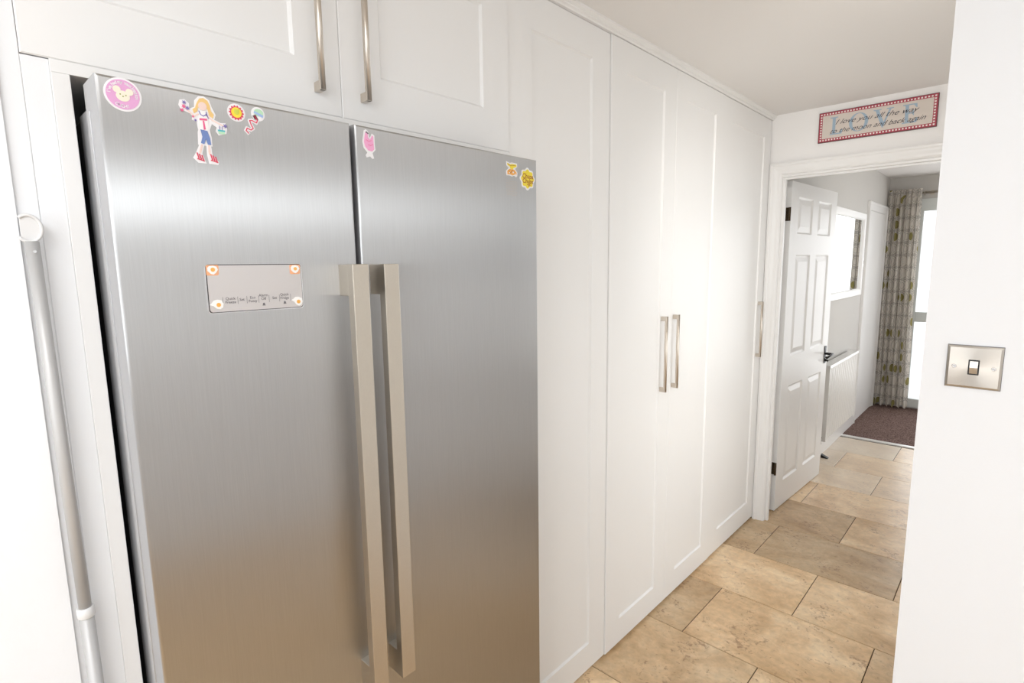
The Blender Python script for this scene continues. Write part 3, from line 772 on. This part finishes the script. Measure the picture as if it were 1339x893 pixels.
struct(obj('trim_3', architrave('a', 0, YE, 0.0, 0.96, 2.122, .064, -1), M['gloss']))
def lining():
    bm = bmesh.new()
    x0, x1 = 0.050, 0.900; zt = 2.058; g = .0006
    for (a, b) in ((0.0446, x0), (x1, 0.9114)): abox(bm, a, b, YE-.002, YB+.002, 0, zt+.007, .001)
    abox(bm, x0, x1, YE-.002, YB+.002, zt, zt+.007, .001)
    # rebate: two steps seen from the hall side
    for w, y0, y1 in ((.017, YE-.001, YE+.040), (.032, YE+.013, YE+.036)):
        abox(bm, x0, x0+w, y0, y1, 0, zt, .001); abox(bm, x1-w, x1, y0, y1, 0, zt, .001); abox(bm, x0+w, x1-w, y0, y1, zt-w*.78, zt, .001)
    struct(obj('trim_4', bm, M['gloss']))
lining()
def sixpanel():
    Wd, Hd, T = 0.862, 2.038, 0.034
    root = struct(empty('door_1', (0.071, 3.506, 0.006)))
    ang = math.atan2(.868, .044)
    bm = bmesh.new()
    cols = [(0.122, 0.378), (0.487, 0.745)]; rows = [(0.168, 0.793), (0.984, 1.610), (1.736, 1.955)]
    xs = sorted({0, Wd, *[v for c in cols for v in c]}); zs = sorted({0, Hd, *[v for r in rows for v in r]})
    # local: s along leaf, t depth (front face t=0, back t=T), z
    for side in (0, 1):
        def V(s, z, d):
            return bm.verts.new((s, (d if side == 0 else T-d), z))
        for i in range(len(xs)-1):
            for j in range(len(zs)-1):
                a0, a1, b0, b1 = xs[i], xs[i+1], zs[j], zs[j+1]
                if (a0, a1) in cols and (b0, b1) in rows:
                    prev = None
                    for ins, d in ((0, 0), (.004, .004), (.010, .0085), (.016, .0085), (.042, .0015), (.044, .001)):
                        cur = [V(s, z, d) for s, z in ((a0+ins, b0+ins), (a1-ins, b0+ins), (a1-ins, b1-ins), (a0+ins, b1-ins))]
                        if prev:
                            for k in range(4): bm.faces.new((prev[k], prev[(k+1) % 4], cur[(k+1) % 4], cur[k]))
                        prev = cur
                    bm.faces.new(prev)
                else:
                    bm.faces.new([V(s, z, 0) for s, z in ((a0, b0), (a1, b0), (a1, b1), (a0, b1))])
    e = [(0, 0), (Wd, 0), (Wd, Hd), (0, Hd)]
    for k in range(4):
        (s0, z0), (s1, z1) = e[k], e[(k+1) % 4]
        bm.faces.new([bm.verts.new(c) for c in ((s0, 0, z0), (s1, 0, z1), (s1, T, z1), (s0, T, z0))])
    bmesh.ops.remove_doubles(bm, verts=bm.verts[:], dist=1e-5)
    bmesh.ops.recalc_face_normals(bm, faces=bm.faces[:])
    me = bpy.data.meshes.new('door_leaf'); bm.to_mesh(me); bm.free(); me.materials.append(M['gloss'])
    leaf = bpy.data.objects.new('door_leaf', me); COL.objects.link(leaf); leaf.parent = root
    # direction: s axis -> (sin,cos) of small angle; t axis points to -x (behind the seen face)
    d = Vector((.0506, .9987, 0)); n = Vector((-d.y, d.x, 0))
    root.matrix_world = Matrix(((d.x, n.x, 0, .071), (d.y, n.y, 0, 3.506), (0, 0, 1, .006), (0, 0, 0, 1)))
    def part(name, bmx, m, par=root):
        bmesh.ops.recalc_face_normals(bmx, faces=bmx.faces[:])
        me = bpy.data.meshes.new(name); bmx.to_mesh(me); bmx.free(); me.materials.append(m)
        o = bpy.data.objects.new(name, me); COL.objects.link(o); o.parent = par; return o
    for side in (-1, 1):
        f0 = 0 if side < 0 else T
        b = bmesh.new()
        y = lambda v: f0+side*v
        def yb(s0, s1, v0, v1, z0, z1, bev=.002):
            a, c = sorted((y(v0), y(v1))); abox(b, s0, s1, a, c, z0, z1, bev)
        yb(.790, .826, 0, .005, .845, .970)
        tube(b, [(.808, y(0), .915), (.808, y(.05), .915)], .0085, 10)
        tube(b, [(.812, y(.050), .915), (.77, y(.053), .914), (.725, y(.052), .908), (.70, y(.046), .902), (.697, y(.038), .908)], [.0085, .0075, .007, .008, .006], 10)
        tube(b, [(.808, y(.0), .868), (.808, y(.014), .868)], .010, 12)
        tube(b, [(.808, y(.014), .868), (.808, y(.024), .862)], .006, 8)
        o = part('lever_handle', b, M['iron']); o['label'] = 'black iron lever handle'
    for z in (1.808, 0.238):
        b = bmesh.new(); abox(b, -.0018, -.0002, .004, .034, z, z+.078, .0004)
        tube(b, [(-.008, .004, z), (-.008, .004, z+.078)], .0065, 10)
        abox(b, -.020, -.004, .004, .0065, z, z+.078, .0003)
        for k in range(3): tube(b, [(-.0018, .019, z+.014+k*.025), (-.0032, .019, z+.014+k*.025)], .004, 8)
        o = part('hinge', b, M['bronze']); o['label'] = 'dark bronze hinge'
sixpanel()

# far room: cupboard door with architrave in its left wall
def far_door():
    bm = bmesh.new(); w = .08
    prof = [(0, 0), (0, .020), (.008, .024), (.018, .022), (.026, .015), (.05, .013), (w-.008, .012), (w, .006), (w, 0)]
    y0, y1, zt = 5.985, 6.885, 2.12
    def ring(fn): return [bm.verts.new(fn(a, d)) for a, d in prof]
    r = [ring(lambda a, d: Vector((d, y0+a, 0.006))), ring(lambda a, d: Vector((d, y0+a, zt-a))), ring(lambda a, d: Vector((d, y1-a, zt-a))), ring(lambda a, d: Vector((d, y1-a, 0.006)))]
    for a, b in zip(r, r[1:]):
        for k in range(len(prof)): bm.faces.new((a[k], a[(k+1) % len(prof)], b[(k+1) % len(prof)], b[k]))
    bm.faces.new(r[0]); bm.faces.new(r[-1][::-1])
    a = struct(obj('trim_5', bm, M['gloss']))
    d = struct(box('door_2', (0.0005, 0.009, y0+w+.003, y1-w-.003, 0.012, zt-w-.003), M['gloss'], None, .002))
far_door()
# skirting boards
struct(box('baseboard_left', (0.0, 0.016, 3.55, 5.984, 0.0005, 0.145), M['gloss'], None, .003))
struct(box('baseboard_right', (1.984, 2.0, YB, YF, 0.0062, 0.145), M['gloss'], None, .003))
struct(box('baseboard_far', (1.75, 1.984, YF-.016, YF, 0.0062, 0.145), M['gloss'], None, .003))

# ------------------------------------------------------------------ radiator, mirror, switches
def radiator():
    y0, y1, z0, z1 = 4.60, 5.575, 0.185, 0.785
    r = empty('radiator', (0.06, 5.1, 0), 'white ribbed panel radiator with a slotted top grille under the framed mirror', 'radiator')
    bm = bmesh.new()
    n = 22; pts = []
    for i in range(n):
        a = y0+.02+(y1-y0-.04)*i/n; b = y0+.02+(y1-y0-.04)*(i+1)/n; w = b-a
        pts += [(a, .089), (a+w*.30, .089), (a+w*.45, .081), (a+w*.85, .081)]
    pts += [(y1-.02, .089), (y1, .087), (y1, .076), (y0, .076), (y0, .087)]
    prism(bm, pts[::-1], z1-z0-.03, lambda a, b, d: Vector((b, a, z0+.012+d)))
    obj('front_panel', bm, M['radiator'], r)
    box('back_panel', (.032, .040, y0+.005, y1-.005, z0+.01, z1-.02), M['radiator'], r)
    for ya in (y0-.002, y1-.006): box('side_cover', (.028, .092, ya, ya+.008, z0, z1-.002), M['radiator'], r, .002)
    bm = bmesh.new()
    abox(bm, .028, .034, y0, y1, z1-.012, z1, .001); abox(bm, .084, .0925, y0, y1, z1-.022, z1, .001)
    k = y0
    while k < y1-.006: abox(bm, .034, .084, k, k+.0115, z1-.005, z1); k += .0185
    abox(bm, .056, .061, y0, y1, z1-.006, z1-.0005)
    obj('grille', bm, M['radiator'], r)
    box('bracket', (0.0005, .032, 4.8, 4.84, .3, .7), M['radiator'], r); box('bracket', (0.0005, .032, 5.4, 5.44, .3, .7), M['radiator'], r)
    bm = bmesh.new(); tube(bm, [(.058, y0-.045, .215), (.058, y0+.0, .215)], .009, 10); tube(bm, [(.058, y0-.045, .175), (.058, y0-.045, .255)], [.016, .013], 10)
    tube(bm, [(.058, y0-.045, .0), (.058, y0-.045, .18)], .0075, 8)
    o = obj('valve', bm, M['bronze'], r); o['label'] = 'dark bronze valve and pipe'
radiator()
bm = bmesh.new()
prism(bm, [(0, 0), (.085, 0), (.085, .004), (.0, .028)], .035, lambda a, b, d: Vector((0.030+a*.6, 4.76+d, 0.0005+b)))
tag(obj('door_stop', bm, M['iron']), 'small black wedge on the tiles under the radiator beside the open door', 'door stop')

def mirror():
    y0, y1, z0, z1 = 4.62, 5.85, 1.262, 1.992; w = .062
    r = empty('wall_mirror', (0, 5.2, z0), 'white framed wall mirror above the radiator reflecting the window', 'mirror')
    bm = bmesh.new(); prof = [(0, 0), (0, .020), (.005, .024), (w-.014, .022), (w-.004, .016), (w, .010), (w, 0)]
    def ring(cy, cz, sy, sz): return [bm.verts.new((d, cy+sy*a, cz+sz*a)) for a, d in prof]
    rs = [ring(y0, z0, 1, 1), ring(y0, z1, 1, -1), ring(y1, z1, -1, -1), ring(y1, z0, -1, 1)]
    for i in range(4):
        a, b = rs[i], rs[(i+1) % 4]
        for k in range(len(prof)): bm.faces.new((a[k], a[(k+1) % len(prof)], b[(k+1) % len(prof)], b[k]))
    obj('frame', bm, M['gloss'], r)
    box('mirror_glass', (0.004, 0.008, y0+w-.002, y1-w+.002, z0+w-.002, z1-w+.002), M['mirror'], r)
mirror()
s = empty('light_switch', (0, 5.9, 1.56), 'small white plastic light switch on the wall just right of the framed mirror', 'switch')
box('plate', (0.0, .009, 5.857, 5.943, 1.517, 1.603), M['gloss'], s, .002)
box('rocker', (.009, .014, 5.89, 5.91, 1.545, 1.575), M['print_grey'], s, .001)

def metal_switch():
    x0, x1, z0, z1 = 1.0012, 1.0872, 1.3175, 1.4035; xc, zc = (x0+x1)/2, (z0+z1)/2
    s = empty('light_switch', (xc, STUB, zc), 'brushed steel square light switch with black-edged rocker on the bright white wall at right', 'switch')
    bm = bmesh.new(); y = STUB
    def loop(i, d): return [bm.verts.new((a, y-d, b)) for a, b in ((x0+i, z0+i), (x1-i, z0+i), (x1-i, z1-i), (x0+i, z1-i))]
    ls = [loop(0, 0), loop(0, .0045), loop(.0006, .0052), loop(.0040, .0066)]
    for a, b in zip(ls, ls[1:]):
        for k in range(4): bm.faces.new((a[k], a[(k+1) % 4], b[(k+1) % 4], b[k]))
    bm.faces.new(ls[-1])
    obj('plate', bm, M['switch'], s, origin=(xc, y-.003, zc))
    bm = bmesh.new(); abox(bm, xc-.0088, xc+.0088, y-.0076, y-.004, zc-.0155, zc+.0155, .0012); obj('rocker_surround', bm, M['black'], s)
    bm = bmesh.new()
    for k, (za, zb, d0, d1) in enumerate(((zc-.0125, zc, .0085, .0115), (zc, zc+.0125, .0115, .0085))):
        prism(bm, [(za, 0.0074), (zb, 0.0074), (zb, d1), (za, d0)], .0125, lambda a, b, d: Vector((xc-.00625+d, y-b, a)))
    obj('rocker', bm, M['switch'], s)
    for xs_ in (xc-.0305, xc+.0305):
        bm = bmesh.new(); tube(bm, [(xs_, y-.0064, zc), (xs_, y-.0078, zc)], [.0042, .0034], 14)
        o = obj('screw', bm, M['chrome'], s)
        box('slot', (xs_-.0025, xs_+.0025, y-.0079, y-.0076, zc-.0004, zc+.0004), M['dark'], o)
    # thin dark gasket line behind the plate
    box('gasket', (x0-.0008, x1+.0008, y-.0016, y, z0-.0008, z1+.0008), M['print_grey'], s)
metal_switch()

# ------------------------------------------------------------------ LOVE sign on the end wall
def sign():
    x0, x1, z0, z1 = 0.237, 0.742, 2.199, 2.352
    s = empty('love_sign', ((x0+x1)/2, YE, z0), 'wooden LOVE sign with a red and white dotted border above the doorway', 'sign')
    box('board', (x0, x1, YE-.010, YE, z0, z1), M['signedge'], s, .001)
    box('border', (x0+.003, x1-.003, YE-.0106, YE-.010, z0+.003, z1-.003), M['signred'], s)
    b = .0185
    box('face', (x0+b, x1-b, YE-.0111, YE-.0106, z0+b, z1-b), M['signbeige'], s)
    bm = bmesh.new()
    def sq(x, z, r=.0035): abox(bm, x-r, x+r, YE-.0111, YE-.0105, z-r, z+r)
    n = 36
    for i in range(n+1):
        x = x0+.012+(x1-x0-.024)*i/n; sq(x, z0+.0115); sq(x, z1-.0115)
    for j in range(1, 10):
        z = z0+.0115+(z1-z0-.023)*j/10; sq(x0+.012, z); sq(x1-.012, z)
    o = obj('border_dots', bm, M['signwhite'], s)
    # big serif letters
    fm = lambda cx, cz, sc: (lambda a, b_, d: Vector((cx+a*sc, YE-.0111-d, cz+b_*sc)))
    def letter(polys, cx):
        bm = bmesh.new()
        for p in polys: prism(bm, p, .0004, fm(cx, z0+.034, .088))
        obj('letter', bm, M['signblue'], s)
    Lp = [[(-.30, 0), (.32, 0), (.36, .26), (.31, .26), (.22, .07), (-.02, .07), (-.02, .93), (.10, .95), (.10, 1), (-.30, 1), (-.30, .95), (-.18, .93), (-.18, .07), (-.30, .05)]]
    def ringp(rx, ry, wx, wy, n=26):
        out = []
        for k in range(n):
            a0, a1 = 2*math.pi*k/n, 2*math.pi*(k+1)/n
            out.append([(rx*math.cos(a0), .5+ry*math.sin(a0)), (rx*math.cos(a1), .5+ry*math.sin(a1)), ((rx-wx)*math.cos(a1), .5+(ry-wy)*math.sin(a1)), ((rx-wx)*math.cos(a0), .5+(ry-wy)*math.sin(a0))])
        return out
    Op = ringp(.48, .52, .17, .04)
    Vp = [[(-.48, 1), (-.10, 1), (-.10, .95), (-.21, .94), (.04, .28), (.27, .94), (.15, .95), (.15, 1), (.48, 1), (.48, .95), (.36, .93), (.02, -.02), (-.03, -.02), (-.38, .93), (-.48, .95)]]
    Ep = [[(-.32, 0), (.34, 0), (.38, .25), (.33, .25), (.22, .06), (-.04, .06), (-.04, .48), (.12, .50), (.17, .38), (.20, .38), (.20, .67), (.17, .67), (.12, .55), (-.04, .54), (-.04, .94), (.18, .94), (.29, .78), (.34, .78), (.32, 1), (-.32, 1), (-.32, .95), (-.20, .93), (-.20, .07), (-.32, .05)]]
    for P_, cx in ((Lp, .318), (Op, .420), (Vp, .525), (Ep, .632)): letter(P_, cx)
    for txt, cx, cz in (('I love you all the way', .487, 2.2925), ('to the moon and back again', .492, 2.250)):
        me = text_mesh(txt, .0315, shear=.55, bold=-.0001, space=1.0)
        w = max(v.co.x for v in me.vertices)-min(v.co.x for v in me.vertices)
        k = (.355 if 'moon' not in txt else .405)/w
        place_text('lettering', me, lambda a, b_, d, cx=cx, cz=cz, k=k: Vector((cx+a*k, YE-.0118, cz+b_*1.05)), M['ink'], s)
sign()

# ------------------------------------------------------------------ curtain and rail
def curtain():
    c = empty('curtain', (0.15, 6.88, 2.25), 'grey and olive circle-print curtain hanging left of the bright window', 'curtain')
    bm = bmesh.new(); uvl = bm.loops.layers.uv.new('UVMap')
    N, Rr = 150, 46; grid = []; us = []
    z0, z1 = 0.035, 2.285
    ph = [random.uniform(-.5, .5) for _ in range(8)]
    for j in range(Rr+1):
        v = j/Rr; z = z0+(z1-z0)*v; row = []; u = 0; ur = []; prev = None
        xl, xr = 0.008, 0.292+.03*(1-v)**2
        for i in range(N+1):
            t = i/N
            amp = .029*(.85+.3*math.sin(3*t+ph[0]))*(1.0 if v < .97 else .75)
            tt = t+.012*math.sin(2*math.pi*(1.3*v+2*t))*(1-v)
            y = 6.885+amp*math.sin(2*math.pi*6*tt+ph[1]) + .008*math.sin(2*math.pi*15*t+4*v)*(1-.5*v)
            x = xl+(xr-xl)*t+.006*math.sin(2*math.pi*12*tt)
            zz = z + (.012*math.sin(2*math.pi*6*t+1) if j == 0 else 0)
            p = Vector((x, y, zz))
            if prev is not None: u += math.hypot(p.x-prev.x, p.y-prev.y)
            prev = p; row.append(bm.verts.new(p)); ur.append((u, z))
        grid.append(row); us.append(ur)
    for j in range(Rr):
        for i in range(N):
            f = bm.faces.new((grid[j][i], grid[j][i+1], grid[j+1][i+1], grid[j+1][i])); f.smooth = True
            for l, (jj, ii) in zip(f.loops, ((j, i), (j, i+1), (j+1, i+1), (j+1, i))): l[uvl].uv = us[jj][ii]
    me = bpy.data.meshes.new('cloth'); bm.to_mesh(me); bm.free(); me.materials.append(M['curtain'])
    o = bpy.data.objects.new('cloth', me); COL.objects.link(o); o.parent = c; o.location = -Vector(c.location)
    # rail
    r = empty('curtain_rail', (1.0, 6.92, 2.24), 'thin brass-grey curtain rail above the bright window', 'curtain rail')
    m = M['nickel']
    bm = bmesh.new(); tube(bm, [(0.02, 6.945, 2.245), (1.95, 6.945, 2.245)], .0105, 12); obj('rod', bm, m, r)
    for x in (0.36, 1.85):
        bm = bmesh.new(); tube(bm, [(x, 6.945, 2.245), (x, 7.0, 2.245)], .008, 8); tube(bm, [(x, 6.994, 2.245), (x, 7.0, 2.245)], .024, 14); obj('bracket', bm, m, r)
    bm = bmesh.new(); pts = [(0.302+.003, 6.945+.02*math.cos(a*math.pi/8), 2.240+.022*math.sin(a*math.pi/8)) for a in range(17)]; tube(bm, pts, .0035, 6, False); obj('ring', bm, m, r)
curtain()
